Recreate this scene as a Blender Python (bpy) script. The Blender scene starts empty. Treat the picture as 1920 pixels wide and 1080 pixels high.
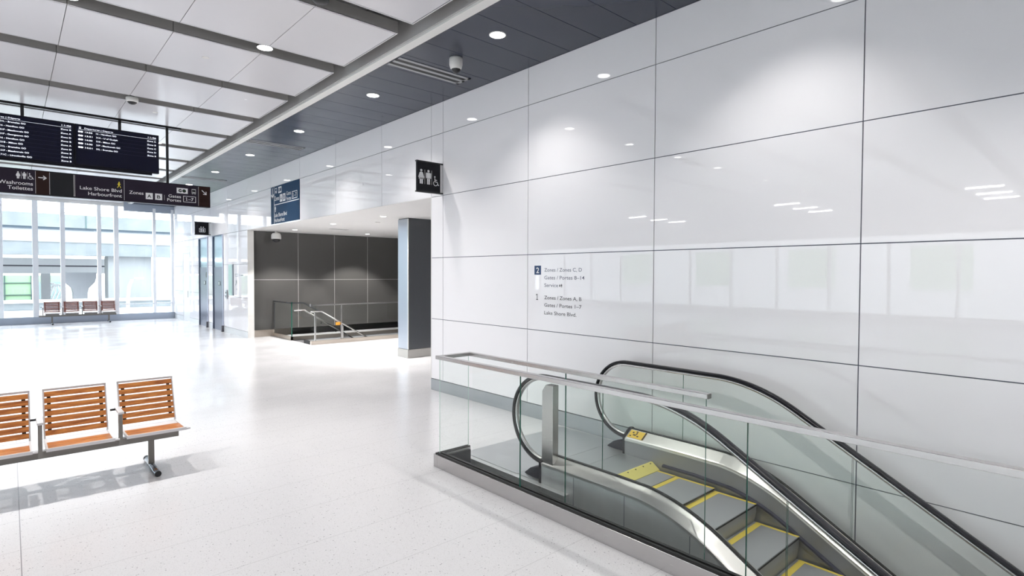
import bpy, bmesh, math, random
from mathutils import Vector, Matrix
random.seed(4)
SC = bpy.context.scene
COL = SC.collection
PI = math.pi

# ------------------------------------------------------------ camera
cd = bpy.data.cameras.new('camera'); cam = bpy.data.objects.new('camera', cd); COL.objects.link(cam)
F_PX, YAW, PIT, ROL = 1043.98, 0.73456, 0.02505, 0.00425
cy_, sy_ = math.cos(YAW), math.sin(YAW)
Fv = Vector((sy_*math.cos(PIT), cy_*math.cos(PIT), -math.sin(PIT)))
Rv = Vector((cy_, -sy_, 0)); Uv = Rv.cross(Fv)
R2 = Rv*math.cos(ROL)+Uv*math.sin(ROL); U2 = -Rv*math.sin(ROL)+Uv*math.cos(ROL)
cam.matrix_world = Matrix(((R2.x, U2.x, -Fv.x, 0), (R2.y, U2.y, -Fv.y, 0), (R2.z, U2.z, -Fv.z, 1.9), (0, 0, 0, 1)))
cd.sensor_width = 36; cd.lens = F_PX*36/1920; cd.clip_start = .05; cd.clip_end = 400
SC.camera = cam

# ------------------------------------------------------------ world, exposure
w = bpy.data.worlds.new('sky'); SC.world = w; w.use_nodes = True
bg = w.node_tree.nodes['Background']; bg.inputs[0].default_value = (.89, .945, 1.0, 1); bg.inputs[1].default_value = 5.2
SC.view_settings.view_transform = 'Standard'; SC.view_settings.look = 'None'
SC.view_settings.exposure = 0.55; SC.view_settings.gamma = 1
SC.view_settings.use_curve_mapping = False
SC.cycles.max_bounces = 7; SC.cycles.diffuse_bounces = 3; SC.cycles.glossy_bounces = 4
SC.cycles.transmission_bounces = 6; SC.cycles.transparent_max_bounces = 24
SC.cycles.sample_clamp_indirect = 6; SC.cycles.caustics_reflective = False; SC.cycles.caustics_refractive = False
P_WASH, P_HALL, P_RECESS = 96, 255, 370        # lamp powers

# ------------------------------------------------------------ key dimensions
W, ZC = 5.128, 4.626
YEND = 26.7
J0, JP = 7.3205, 1.9528
HZ = [.185, 1.167, 2.158, 3.144, 4.131]

# ------------------------------------------------------------ materials
def M(name, col, rough=.5, metal=0., spec=None, emit=None, es=1., coat=0.):
    m = bpy.data.materials.new(name); m.use_nodes = True
    b = m.node_tree.nodes['Principled BSDF']
    b.inputs['Base Color'].default_value = (*col, 1); b.inputs['Roughness'].default_value = rough
    b.inputs['Metallic'].default_value = metal
    if spec is not None: b.inputs['Specular IOR Level'].default_value = spec
    if coat: b.inputs['Coat Weight'].default_value = coat; b.inputs['Coat Roughness'].default_value = .05
    if emit: b.inputs['Emission Color'].default_value = (*emit, 1); b.inputs['Emission Strength'].default_value = es
    return m
def nn(m, t, **kw):
    n = m.node_tree.nodes.new(t)
    for k, v in kw.items(): setattr(n, k, v)
    return n
def lk(m, a, b): m.node_tree.links.new(a, b)
def noise_rough(m, scale, lo, hi, stretch=(1, 1, 1), bump=0., col=None):
    b = m.node_tree.nodes['Principled BSDF']
    tc = nn(m, 'ShaderNodeTexCoord'); mp = nn(m, 'ShaderNodeMapping'); mp.inputs['Scale'].default_value = stretch
    no = nn(m, 'ShaderNodeTexNoise'); no.inputs['Scale'].default_value = scale; no.inputs['Detail'].default_value = 3
    lk(m, tc.outputs['Object'], mp.inputs[0]); lk(m, mp.outputs[0], no.inputs[0])
    mr = nn(m, 'ShaderNodeMapRange'); mr.inputs['To Min'].default_value = lo; mr.inputs['To Max'].default_value = hi
    lk(m, no.outputs[0], mr.inputs[0]); lk(m, mr.outputs[0], b.inputs['Roughness'])
    if bump:
        bp = nn(m, 'ShaderNodeBump'); bp.inputs['Strength'].default_value = bump; bp.inputs['Distance'].default_value = .002
        lk(m, no.outputs[0], bp.inputs['Height']); lk(m, bp.outputs[0], b.inputs['Normal'])
    if col:
        mx = nn(m, 'ShaderNodeMix', data_type='RGBA'); mx.inputs[6].default_value = (*col[0], 1); mx.inputs[7].default_value = (*col[1], 1)
        lk(m, no.outputs[0], mx.inputs[0]); lk(m, mx.outputs[2], b.inputs['Base Color'])
    return m
def pane(name, tint, refl=1.45, rough=.0):
    m = bpy.data.materials.new(name); m.use_nodes = True; nt = m.node_tree; nt.nodes.clear()
    o = nn(m, 'ShaderNodeOutputMaterial'); t = nn(m, 'ShaderNodeBsdfTransparent'); g = nn(m, 'ShaderNodeBsdfGlossy')
    t.inputs[0].default_value = (*tint, 1); g.inputs['Roughness'].default_value = rough; g.inputs[0].default_value = (1, 1, 1, 1)
    f = nn(m, 'ShaderNodeFresnel'); ge = nn(m, 'ShaderNodeNewGeometry'); mi = nn(m, 'ShaderNodeMix')
    mi.inputs[2].default_value = refl; mi.inputs[3].default_value = 1/refl        # same reflectance from either side of the sheet
    lk(m, ge.outputs['Backfacing'], mi.inputs[0]); lk(m, mi.outputs[0], f.inputs[0])
    mx = nn(m, 'ShaderNodeMixShader'); lk(m, f.outputs[0], mx.inputs[0]); lk(m, t.outputs[0], mx.inputs[1]); lk(m, g.outputs[0], mx.inputs[2])
    lk(m, mx.outputs[0], o.inputs[0]); return m

WALLG = M('back painted white glass', (.885, .872, .90), .04, 0, .5)
noise_rough(WALLG, .5, .012, .02)
JOINT = M('dark joint gasket', (.11, .12, .17), .5)
PLAST = M('white painted plaster', (.8, .79, .78), .6)
RAFT = noise_rough(M('satin white ceiling panel', (.675, .67, .70), .3, 0, .5), 2, .2, .3)
PLEN = M('grey plenum', (.25, .25, .25), .8)
FASC = M('light grey fascia', (.50, .50, .50), .6)
TRIM = M('pale aluminium trim', (.78, .77, .75), .4)
SLATE = noise_rough(M('slate grey metal ceiling', (.027, .033, .056), .25, 0, .4), 3, .2, .3)
STEEL = noise_rough(M('brushed stainless steel', (.53, .515, .51), .25, 1), 30, .20, .30, (8, .3, 8))
STEELD = noise_rough(M('matt stainless cladding', (.36, .37, .38), .35, .4), 8, .3, .45, (1, 1, .3), 0, ((.55, .56, .57), (.72, .73, .74)))
STEELV = noise_rough(M('upright brushed stainless', (.45, .46, .50), .25, 1), 30, .24, .34, (8, 8, .3))
PLATE = noise_rough(M('ribbed landing plate', (.36, .37, .38), .4, 1), 5, .34, .5, (1, 1, 1), 0, ((.50, .51, .52), (.64, .65, .66)))
BEIGE = noise_rough(M('champagne steel skirting', (.56, .50, .44), .35, 1), 40, .3, .4, (.05, .05, 1))
SKIRT = M('grey metal skirting', (.40, .42, .44), .35, .6)
RUB = M('black rubber', (.006, .006, .010), .28, 0, .25)
INLET = M('matt black rubber inlet', (.012, .012, .022), .55, 0, .2)
DECK = noise_rough(M('satin stainless deck', (.80, .79, .77), .35, 1), 12, .27, .40, (1, .2, 1))
BLK = M('black plastic', (.01, .01, .012), .35)
GASK = M('black gasket', (.008, .008, .008), .5)
DARKW = noise_rough(M('dark grey glass cladding', (.085, .083, .080), .12, 0, .5), .8, .06, .12)
COLG = M('charcoal glass cladding', (.062, .068, .076), .1, 0, .5)
COLS = M('pale blue steel cladding', (.38, .41, .46), .3, 1)
SEAM = M('pale joint', (.42, .41, .40), .4)
GREENE = M('green glass edge', (.02, .14, .10), .1, 0, .8)
BGLASS = pane('balustrade glass', (.972, .990, .977), 1.13)
PALEE = M('pale green glass edge', (.45, .58, .52), .15)
GLASS = pane('clear guard glass', (.985, .995, .989), 1.22)
WGLASS = pane('window glass', (.955, .98, .985), 1.3)
FROST = pane('pale elevator glass', (.88, .94, .96), 1.6, .1)
MULL = M('white window frame', (.84, .86, .90), .4)
YEL = M('yellow step paint', (.80, .62, .10), .5)
YELC = M('yellow comb plate', (.82, .72, .22), .45)
ORG = M('orange plate', (.85, .35, .03), .5)
WHT = M('white lettering', (.85, .85, .87), .5)
WHTE = M('lit white characters', (.85, .88, .95), .5, emit=(.85, .9, 1), es=.75)
DKT = M('dark grey lettering', (.035, .035, .045), .5)
GRT = M('grey blue lettering', (.12, .13, .19), .5)
NAVY = M('navy square', (.025, .06, .15), .4)
BLUE = M('navy blue sign', (.008, .042, .105), .5, 0, .12)
SCREEN = M('dark display screen', (.006, .007, .022), .3, 0, .2)
BEZ = M('black bezel', (.006, .006, .012), .4, 0, .2)
SIGNB = M('aubergine black sign face', (.022, .016, .029), .5, 0, .2)
SIGNR = M('dark brown sign panel', (.025, .010, .008), .5, 0, .2)
SIGNK = M('plain charcoal sign panel', (.018, .019, .022), .5, 0, .2)
SBLACK = M('black sign face', (.006, .006, .010), .4, 0, .25)
RED = M('yellow walking figure', (.85, .70, .05), .5)
LAMP = M('lit lamp lens', (.9, .9, .9), .5, emit=(1, .98, .95), es=9)
DIMW = M('white plastic dome', (.75, .74, .72), .35)
GREEN = M('dark green mark', (.01, .05, .01), .5)
BENCHM = M('pearl grey bench frame', (.70, .68, .69), .35, .2)
BEAMM = M('warm grey beam', (.24, .225, .21), .4, .3)
FOOTM = M('polished foot tube', (.35, .38, .42), .15, .9)
CONC = noise_rough(M('pale concrete', (.3, .32, .33), .8), 1.5, .8, .9, (1, 1, 1), 0, ((.11, .128, .136), (.20, .215, .225)))
CONL = M('light concrete', (.50, .51, .53), .8)
CONP = noise_rough(M('pier concrete', (.3, .3, .3), .8), .8, .8, .9, (3, 3, .5), 0, ((.20, .21, .22), (.30, .31, .32)))
CONW = M('white concrete barrier', (.82, .82, .84), .8)
ASPH = M('pale asphalt', (.26, .27, .27), .9)
GRNB = M('pale green glass facade', (.26, .40, .25), .4)
TEAL = M('dark green facade', (.20, .27, .27), .5)
FRM = M('dark facade frame', (.05, .09, .09), .5)

def wood():
    m = M('oiled teak', (.5, .2, .06), .4); b = m.node_tree.nodes['Principled BSDF']
    tc = nn(m, 'ShaderNodeTexCoord'); mp = nn(m, 'ShaderNodeMapping'); mp.inputs['Scale'].default_value = (2.2, 14, 14)
    oi = nn(m, 'ShaderNodeObjectInfo'); ad = nn(m, 'ShaderNodeVectorMath', operation='ADD')
    mu = nn(m, 'ShaderNodeMath', operation='MULTIPLY'); mu.inputs[1].default_value = 37
    lk(m, oi.outputs['Random'], mu.inputs[0]); lk(m, tc.outputs['Object'], ad.inputs[0]); lk(m, mu.outputs[0], ad.inputs[1])
    lk(m, ad.outputs[0], mp.inputs[0])
    no = nn(m, 'ShaderNodeTexNoise'); no.inputs['Scale'].default_value = 2.2; no.inputs['Detail'].default_value = 5; no.inputs['Distortion'].default_value = 1.2
    lk(m, mp.outputs[0], no.inputs[0])
    cr = nn(m, 'ShaderNodeValToRGB'); e = cr.color_ramp.elements
    e[0].position = .3; e[0].color = (.30, .085, .018, 1); e[1].position = .72; e[1].color = (.66, .27, .065, 1)
    x = e.new(.5); x.color = (.50, .17, .035, 1)
    lk(m, no.outputs[0], cr.inputs[0]); lk(m, cr.outputs[0], b.inputs['Base Color']); return m
WOOD = wood()
def terrazzo():
    m = M('white terrazzo tiles', (.8, .8, .8), .12, 0, .5); b = m.node_tree.nodes['Principled BSDF']
    tc = nn(m, 'ShaderNodeTexCoord')
    v = nn(m, 'ShaderNodeTexVoronoi'); v.inputs['Scale'].default_value = 42; lk(m, tc.outputs['Object'], v.inputs[0])
    v2 = nn(m, 'ShaderNodeTexVoronoi'); v2.inputs['Scale'].default_value = 95; lk(m, tc.outputs['Object'], v2.inputs[0])
    n = nn(m, 'ShaderNodeTexNoise'); n.inputs['Scale'].default_value = 26; lk(m, tc.outputs['Object'], n.inputs[0])
    def ramp(inp, a, bb, c0, c1):
        r = nn(m, 'ShaderNodeMapRange'); r.inputs[1].default_value = a; r.inputs[2].default_value = bb
        r.inputs[3].default_value = c0; r.inputs[4].default_value = c1; lk(m, inp, r.inputs[0]); return r.outputs[0]
    s1 = ramp(v.outputs['Distance'], .16, .22, 1, 0); s2 = ramp(v2.outputs['Distance'], .2, .3, 1, 0)
    g = ramp(n.outputs[0], .50, .58, 0, 1)
    def mul(a, c):
        k = nn(m, 'ShaderNodeMath', operation='MULTIPLY'); lk(m, a, k.inputs[0])
        if isinstance(c, float): k.inputs[1].default_value = c
        else: lk(m, c, k.inputs[1])
        return k.outputs[0]
    a1 = mul(mul(s1, g), .62); a2 = mul(s2, .22)
    mx = nn(m, 'ShaderNodeMath', operation='MAXIMUM'); lk(m, a1, mx.inputs[0]); lk(m, a2, mx.inputs[1])
    # tile joints
    sp = nn(m, 'ShaderNodeSeparateXYZ'); lk(m, tc.outputs['Object'], sp.inputs[0])
    def joint(out, off, per, wd, st):
        a = nn(m, 'ShaderNodeMath', operation='SUBTRACT'); lk(m, out, a.inputs[0]); a.inputs[1].default_value = off
        q = nn(m, 'ShaderNodeMath', operation='PINGPONG'); lk(m, a.outputs[0], q.inputs[0]); q.inputs[1].default_value = per/2
        return mul(ramp(q.outputs[0], wd, wd*1.6, 1, 0), st)
    jx = joint(sp.outputs[0], .034, 12.2, .0022, .65); jy = joint(sp.outputs[1], .76, .61, .0018, .28)
    m2 = nn(m, 'ShaderNodeMath', operation='MAXIMUM'); lk(m, jx, m2.inputs[0]); lk(m, jy, m2.inputs[1])
    m3 = nn(m, 'ShaderNodeMath', operation='MAXIMUM'); lk(m, m2.outputs[0], m3.inputs[0]); lk(m, mx.outputs[0], m3.inputs[1])
    mix = nn(m, 'ShaderNodeMix', data_type='RGBA'); mix.inputs[6].default_value = (.70, .695, .715, 1); mix.inputs[7].default_value = (.10, .10, .12, 1)
    lk(m, m3.outputs[0], mix.inputs[0]); lk(m, mix.outputs[2], b.inputs['Base Color'])
    n2 = nn(m, 'ShaderNodeTexNoise'); n2.inputs['Scale'].default_value = 1.2; lk(m, tc.outputs['Object'], n2.inputs[0])
    lk(m, ramp(n2.outputs[0], .3, .7, .16, .26), b.inputs['Roughness']); return m
FLOOR = terrazzo()
def tread():
    m = M('grooved grey step metal', (.30, .31, .33), .4, .35); b = m.node_tree.nodes['Principled BSDF']
    tc = nn(m, 'ShaderNodeTexCoord'); wv = nn(m, 'ShaderNodeTexWave'); wv.bands_direction = 'X'; wv.inputs['Scale'].default_value = 35
    lk(m, tc.outputs['Object'], wv.inputs[0])
    cr = nn(m, 'ShaderNodeMix', data_type='RGBA'); cr.inputs[6].default_value = (.26, .265, .285, 1); cr.inputs[7].default_value = (.56, .57, .60, 1)
    lk(m, wv.outputs[0], cr.inputs[0]); lk(m, cr.outputs[2], b.inputs['Base Color'])
    bp = nn(m, 'ShaderNodeBump'); bp.inputs['Strength'].default_value = .5; bp.inputs['Distance'].default_value = .004
    lk(m, wv.outputs[0], bp.inputs['Height']); lk(m, bp.outputs[0], b.inputs['Normal']); return m
TREAD = tread()

# ------------------------------------------------------------ mesh builder
class MB:
    def __init__(s): s.v = []; s.f = []; s.m = []; s.sm = []
    def add(s, vs, fs, mi=0, smooth=False):
        b = len(s.v); s.v += [Vector(x) for x in vs]
        for f in fs: s.f.append([b+i for i in f]); s.m.append(mi); s.sm.append(smooth)
        return s
    def box(s, x0, x1, y0, y1, z0, z1, mi=0):
        vs = [(x, y, z) for x in (x0, x1) for y in (y0, y1) for z in (z0, z1)]
        return s.add(vs, [(0, 1, 3, 2), (4, 6, 7, 5), (0, 4, 5, 1), (2, 3, 7, 6), (0, 2, 6, 4), (1, 5, 7, 3)], mi)
    def prism(s, pts, d, mi=0, mi_side=None, smooth=False):
        n = len(pts); d = Vector(d); a = [Vector(x) for x in pts]
        s.add(a+[x+d for x in a], [list(range(n))[::-1], list(range(n, 2*n))], mi)
        b = len(s.v)-2*n
        for i in range(n):
            j = (i+1) % n; s.f.append([b+i, b+j, b+n+j, b+n+i]); s.m.append(mi if mi_side is None else mi_side); s.sm.append(smooth)
        return s
    def loft(s, rings, mi=0, caps=True, closed=True, smooth=True):
        n = len(rings[0]); b = len(s.v)
        for r in rings: s.v += [Vector(x) for x in r]
        for k in range(len(rings)-1):
            for i in range(n if closed else n-1):
                j = (i+1) % n
                s.f.append([b+k*n+i, b+k*n+j, b+(k+1)*n+j, b+(k+1)*n+i]); s.m.append(mi); s.sm.append(smooth)
        if caps and closed:
            s.f.append([b+i for i in range(n)][::-1]); s.m.append(mi); s.sm.append(False)
            e = b+(len(rings)-1)*n; s.f.append([e+i for i in range(n)]); s.m.append(mi); s.sm.append(False)
        return s
    def tube(s, pts, r, mi=0, n=10, rx=None):
        pts = [Vector(x) for x in pts]; rings = []
        for i, q in enumerate(pts):
            t = (pts[min(i+1, len(pts)-1)]-pts[max(i-1, 0)]).normalized()
            up = Vector((1, 0, 0)) if abs(t.x) < .9 else Vector((0, 0, 1))
            a = up-t*up.dot(t); a.normalize(); b = t.cross(a)
            rings.append([q+a*((rx or r)*math.cos(2*PI*k/n))+b*(r*math.sin(2*PI*k/n)) for k in range(n)])
        return s.loft(rings, mi)
    def cyl(s, c, ax, r, h, mi=0, n=28, r2=None):
        c = Vector(c); ax = Vector(ax).normalized()
        return s.rev(c, ax, [(r, 0), (r2 if r2 is not None else r, h)], mi, n, False)
    def rev(s, c, ax, prof, mi=0, n=28, smooth=True):
        c = Vector(c); ax = Vector(ax).normalized()
        a = ax.orthogonal().normalized(); b = ax.cross(a)
        return s.loft([[c+ax*h+(a*math.cos(2*PI*k/n)+b*math.sin(2*PI*k/n))*max(r, 1e-4) for k in range(n)] for r, h in prof], mi, True, True, smooth)
    def build(s, name, mats, parent=None, origin=None, bevel=0, **props):
        if not isinstance(mats, (list, tuple)): mats = [mats]
        if parent is not None: o_ = wloc(parent)
        elif origin is not None: o_ = Vector(origin)
        else:
            xs = [q.x for q in s.v]; ys = [q.y for q in s.v]; zs = [q.z for q in s.v]
            o_ = Vector(((min(xs)+max(xs))/2, (min(ys)+max(ys))/2, min(zs)))
        me = bpy.data.meshes.new(name); me.from_pydata([tuple(q-o_) for q in s.v], [], s.f)
        for m_ in mats: me.materials.append(m_)
        me.polygons.foreach_set('material_index', s.m); me.polygons.foreach_set('use_smooth', s.sm)
        bm = bmesh.new(); bm.from_mesh(me); bmesh.ops.recalc_face_normals(bm, faces=bm.faces[:]); bm.to_mesh(me); bm.free(); me.update()
        ob = bpy.data.objects.new(name, me); COL.objects.link(ob)
        if parent is not None: ob.parent = parent
        else: ob.location = o_
        if bevel:
            bv = ob.modifiers.new('bevel', 'BEVEL'); bv.width = bevel; bv.segments = 2; bv.limit_method = 'ANGLE'
        for k, v_ in props.items(): ob[k] = v_
        return ob
def wloc(o):
    l = Vector(o.location)
    while o.parent is not None: o = o.parent; l += o.location
    return l
def thing(name, loc, label, cat, group=None, kind=None):
    o = bpy.data.objects.new(name, None); COL.objects.link(o); o.location = loc; o.empty_display_size = .1
    o['label'] = label; o['category'] = cat
    if group: o['group'] = group
    if kind: o['kind'] = kind
    return o
def tag(o, label, cat, group=None, kind=None):
    o['label'] = label; o['category'] = cat
    if group: o['group'] = group
    if kind: o['kind'] = kind
    return o
def S(o, label, cat): return tag(o, label, cat, None, 'structure')
def copy_tree(o, parent=None):
    c = o.copy(); COL.objects.link(c); c.parent = parent
    for ch in [x for x in bpy.data.objects if x.parent == o]: copy_tree(ch, c)
    return c

# flat artwork on a plane: local (u right, v up)
class Face:
    def __init__(s, O, U, V, N, t=.001): s.O, s.U, s.V, s.N, s.t = Vector(O), Vector(U), Vector(V), Vector(N), t; s.mb = MB()
    def P(s, u, v): return s.O+s.U*u+s.V*v
    def poly(s, pts, mi=0, lift=0):
        s.mb.prism([s.P(*q)+s.N*lift for q in pts], s.N*s.t, mi); return s
    def rect(s, u0, v0, u1, v1, mi=0, lift=0): return s.poly([(u0, v0), (u1, v0), (u1, v1), (u0, v1)], mi, lift)
    def circ(s, u, v, r, mi=0, n=16, lift=0, ry=None): return s.poly([(u+r*math.cos(2*PI*k/n), v+(ry or r)*math.sin(2*PI*k/n)) for k in range(n)], mi, lift)
    def line(s, pts, wd, mi=0, lift=0):
        for (a, b), (c, d) in zip(pts, pts[1:]):
            L = math.hypot(c-a, d-b) or 1; x, y = -(d-b)/L*wd/2, (c-a)/L*wd/2
            s.poly([(a-x, b-y), (c-x, d-y), (c+x, d+y), (a+x, b+y)], mi, lift)
        return s
    def ring(s, u, v, r, wd, a0=0, a1=360, mi=0, lift=0, n=20):
        k = max(4, int(n*(a1-a0)/360)); A = [math.radians(a0+(a1-a0)*i/k) for i in range(k+1)]
        for p_, q_ in zip(A, A[1:]):
            s.poly([(u+(r-wd/2)*math.cos(p_), v+(r-wd/2)*math.sin(p_)), (u+(r+wd/2)*math.cos(p_), v+(r+wd/2)*math.sin(p_)),
                    (u+(r+wd/2)*math.cos(q_), v+(r+wd/2)*math.sin(q_)), (u+(r-wd/2)*math.cos(q_), v+(r-wd/2)*math.sin(q_))], mi, lift)
        return s
    def frame(s, u0, v0, u1, v1, wd, mi=0, lift=0):
        s.rect(u0, v0, u1, v0+wd, mi, lift); s.rect(u0, v1-wd, u1, v1, mi, lift); s.rect(u0, v0, u0+wd, v1, mi, lift); return s.rect(u1-wd, v0, u1, v1, mi, lift)
    def text(s, body, u0, v0, u1=None, size=None, h=None, bold=0, mi=0, lift=0):
        """baseline-left at (u0,v0); h = cap height; u1 = right end"""
        cu = bpy.data.curves.new('t', 'FONT'); cu.body = body; sz = size or h/.729; cu.size = sz; cu.offset = bold*sz; cu.fill_mode = 'FRONT'
        cu.resolution_u = 3
        ob = bpy.data.objects.new('t', cu); COL.objects.link(ob)
        dg = bpy.context.evaluated_depsgraph_get(); me = bpy.data.meshes.new_from_object(ob.evaluated_get(dg))
        xs = [q.co.x for q in me.vertices]; x0, x1 = min(xs), max(xs); k = 1 if u1 is None else (u1-u0)/(x1-x0)
        vs = [s.P(u0+(q.co.x-x0)*k, v0+q.co.y)+s.N*(s.t+lift) for q in me.vertices]
        s.mb.add(vs, [list(q.vertices) for q in me.polygons], mi)
        bpy.data.objects.remove(ob); bpy.data.curves.remove(cu); bpy.data.meshes.remove(me); return s
    def one(s, u, v, h, mi=0):
        w_ = .13*h; s.rect(u-w_/2, v, u+w_/2, v+h, mi); s.rect(u-.22*h, v, u+.22*h, v+w_*.9, mi)
        return s.poly([(u-w_/2, v+h), (u-.26*h, v+.84*h), (u-.26*h, v+.72*h), (u-w_/2, v+.86*h)], mi)
    # pictograms, height h, centred on u, foot at v
    def man(s, u, v, h, mi=0, woman=False):
        s.circ(u, v+.91*h, .09*h, mi, 12)
        if woman:
            s.poly([(u-.09*h, v+.80*h), (u+.09*h, v+.80*h), (u+.21*h, v+.32*h), (u-.21*h, v+.32*h)], mi)
            s.line([(u-.10*h, v+.76*h), (u-.22*h, v+.42*h)], .06*h, mi); s.line([(u+.10*h, v+.76*h), (u+.22*h, v+.42*h)], .06*h, mi)
        else:
            s.rect(u-.15*h, v+.40*h, u+.15*h, v+.80*h, mi)
            s.rect(u-.21*h, v+.40*h, u-.165*h, v+.78*h, mi); s.rect(u+.165*h, v+.40*h, u+.21*h, v+.78*h, mi)
        s.rect(u-.12*h, v, u-.015*h, v+.42*h, mi); return s.rect(u+.015*h, v, u+.12*h, v+.42*h, mi)
    def chair(s, u, v, h, mi=0):
        s.circ(u-.10*h, v+.93*h, .09*h, mi, 12)
        s.line([(u-.10*h, v+.80*h), (u-.05*h, v+.42*h), (u+.22*h, v+.40*h), (u+.34*h, v+.08*h), (u+.42*h, v+.10*h)], .09*h, mi)
        s.line([(u-.08*h, v+.62*h), (u+.18*h, v+.60*h)], .07*h, mi)
        return s.ring(u, v+.27*h, .25*h, .07*h, 130, 375, mi)
    def bus(s, u, v, h, mi=0, bgm=None):
        s.rect(u-.36*h, v+.14*h, u+.36*h, v+h, mi); s.rect(u-.30*h, v, u-.15*h, v+.16*h, mi); s.rect(u+.15*h, v, u+.30*h, v+.16*h, mi)
        if bgm is not None:
            s.rect(u-.29*h, v+.45*h, u+.29*h, v+.82*h, bgm, .0006); s.circ(u-.22*h, v+.28*h, .06*h, bgm, 8, .0006); s.circ(u+.22*h, v+.28*h, .06*h, bgm, 8, .0006)
        return s
    def arrow(s, u, v, L, ang, wd, mi=0):
        a = math.radians(ang); c, d = math.cos(a), math.sin(a); e = (u+c*L/2, v+d*L/2)
        s.line([(u-c*L/2, v-d*L/2), e], wd, mi)
        for q in (ang+138, ang-138):
            r = math.radians(q); s.line([e, (e[0]+math.cos(r)*L*.5, e[1]+math.sin(r)*L*.5)], wd, mi)
        return s.circ(e[0], e[1], wd*.6, mi, 8)
    def gologo(s, u0, v0, u1, v1, mi_bg, mi_fg, mi_dot):
        s.rect(u0, v0, u1, v1, mi_bg); cu, cv = (u0+u1)/2, (v0+v1)/2; r = (v1-v0)*.30; L = .0008
        s.ring(cu-r*1.05, cv, r*.72, r*.6, 40, 330, mi_fg, L); s.rect(cu-r*1.05, cv-r*.25, cu-r*.1, cv+r*.15, mi_fg, L)
        s.circ(cu+r*1.05, cv, r*1.02, mi_fg, 16, L); return s.rect(cu+r*.55, cv-r*.12, cu+r*1.55, cv+r*.12, mi_dot, L+.0006)
    def build(s, name, mats, parent=None, **k): return s.mb.build(name, mats, parent, **k)

# ============================================================ SETTING
# floor, with the opening for the escalator well and the stair
SX0, SX1, SY0, SY1 = 5.92, 12.0, 14.45, 15.84       # stair opening
fl = MB(); T = .3
def slab(x0, x1, y0, y1): fl.box(x0, x1, y0, y1, -T, 0)
slab(-16, 3.10, -9, YEND); slab(3.10, W+.02, 4.50, 7.62)
slab(3.10, W+.02, -9, -5.5); slab(3.10, SX0, 7.62, YEND)
slab(SX0, 12.0, 7.62, SY0); slab(SX0, 12.0, SY1, 17.32)
S(fl.build('floor', FLOOR, origin=(0, 0, 0)), 'glossy white terrazzo floor with grey specks', 'floor')

# right wall of back painted glass panels
def panel_wall(mb, rects, x, face=-1, gap=.0045, mi=0, mj=1):
    """rects = (y0,y1,z0,z1) panels on plane x"""
    for y0, y1, z0, z1 in rects:
        mb.box(x, x+.012, y0+gap, y1-gap, z0+gap, z1-gap, mi)
ys = sorted([J0+JP*k for k in range(-8, 11)])
wr = MB(); zlev = [-3.74, -2.76, -1.78, -.80, .185]+HZ[1:]+[ZC]
def cells(y0, y1, z0, z1, yl=ys, zl=zlev):
    yy = [y0]+[q for q in yl if y0+.02 < q < y1-.02]+[y1]; zz = [z0]+[q for q in zl if z0+.02 < q < z1-.02]+[z1]
    return [(a, b, c, d) for a, b in zip(yy, yy[1:]) for c, d in zip(zz, zz[1:])]
panel_wall(wr, cells(-9, 2.35, -4.2, .185), W); panel_wall(wr, cells(-9, 7.647, .185, ZC), W)
panel_wall(wr, cells(7.647, 17.1, HZ[3], ZC), W)
# beyond the recess: cut around elevators, door, cabinet
EL = [(19.60, 20.88), (21.46, 22.74)]
segs = [(17.1, 19.60), (20.88, 21.46), (22.74, 24.10), (25.15, YEND)]
for a, b in segs: panel_wall(wr, cells(a, b, .185, HZ[3]), W)
panel_wall(wr, cells(17.1, YEND, HZ[3], ZC), W); panel_wall(wr, cells(24.10, 25.15, 2.67, HZ[3]), W)
wr.box(W+.012, W+.16, -9, 7.647, -4.2, ZC+.6, 1); wr.box(W+.012, W+.16, 7.647, 17.1, HZ[3]+.004, ZC+.6, 1)
for a, b in segs: wr.box(W+.012, W+.16, a, b, 0, HZ[3]+.01, 1)
wr.box(W+.012, W+.16, 17.1, YEND, HZ[3], ZC+.6, 1); wr.box(W+.012, W+.16, 24.10, 25.15, 2.67, HZ[3]+.01, 1)
S(wr.build('wall_right', [WALLG, JOINT], origin=(W, 0, 0)), 'tall white glass panel wall with fine dark joints', 'wall')
# joint line to see at the stub: reveal of the wall end and metal corner
m = MB(); m.box(W, W+.17, 7.647, 7.66, 0, HZ[3]); m.box(W-.004, W+.17, 17.088, 17.10, 0, HZ[3]); S(m.build('trim_1', TRIM), 'pale edge trim of the wall opening', 'trim')
m = MB(); m.box(W-.006, W+.01, 2.36, 7.647, 0, .18); S(m.build('baseboard_right', SKIRT), 'grey metal skirting under the white glass wall', 'baseboard')
m = MB()
for a, b in segs: m.box(W-.006, W+.01, a, b, 0, .18)
S(m.build('baseboard_far', M('white skirting', (.7, .72, .74), .3)), 'white skirting along the far glass wall', 'baseboard')

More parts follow.
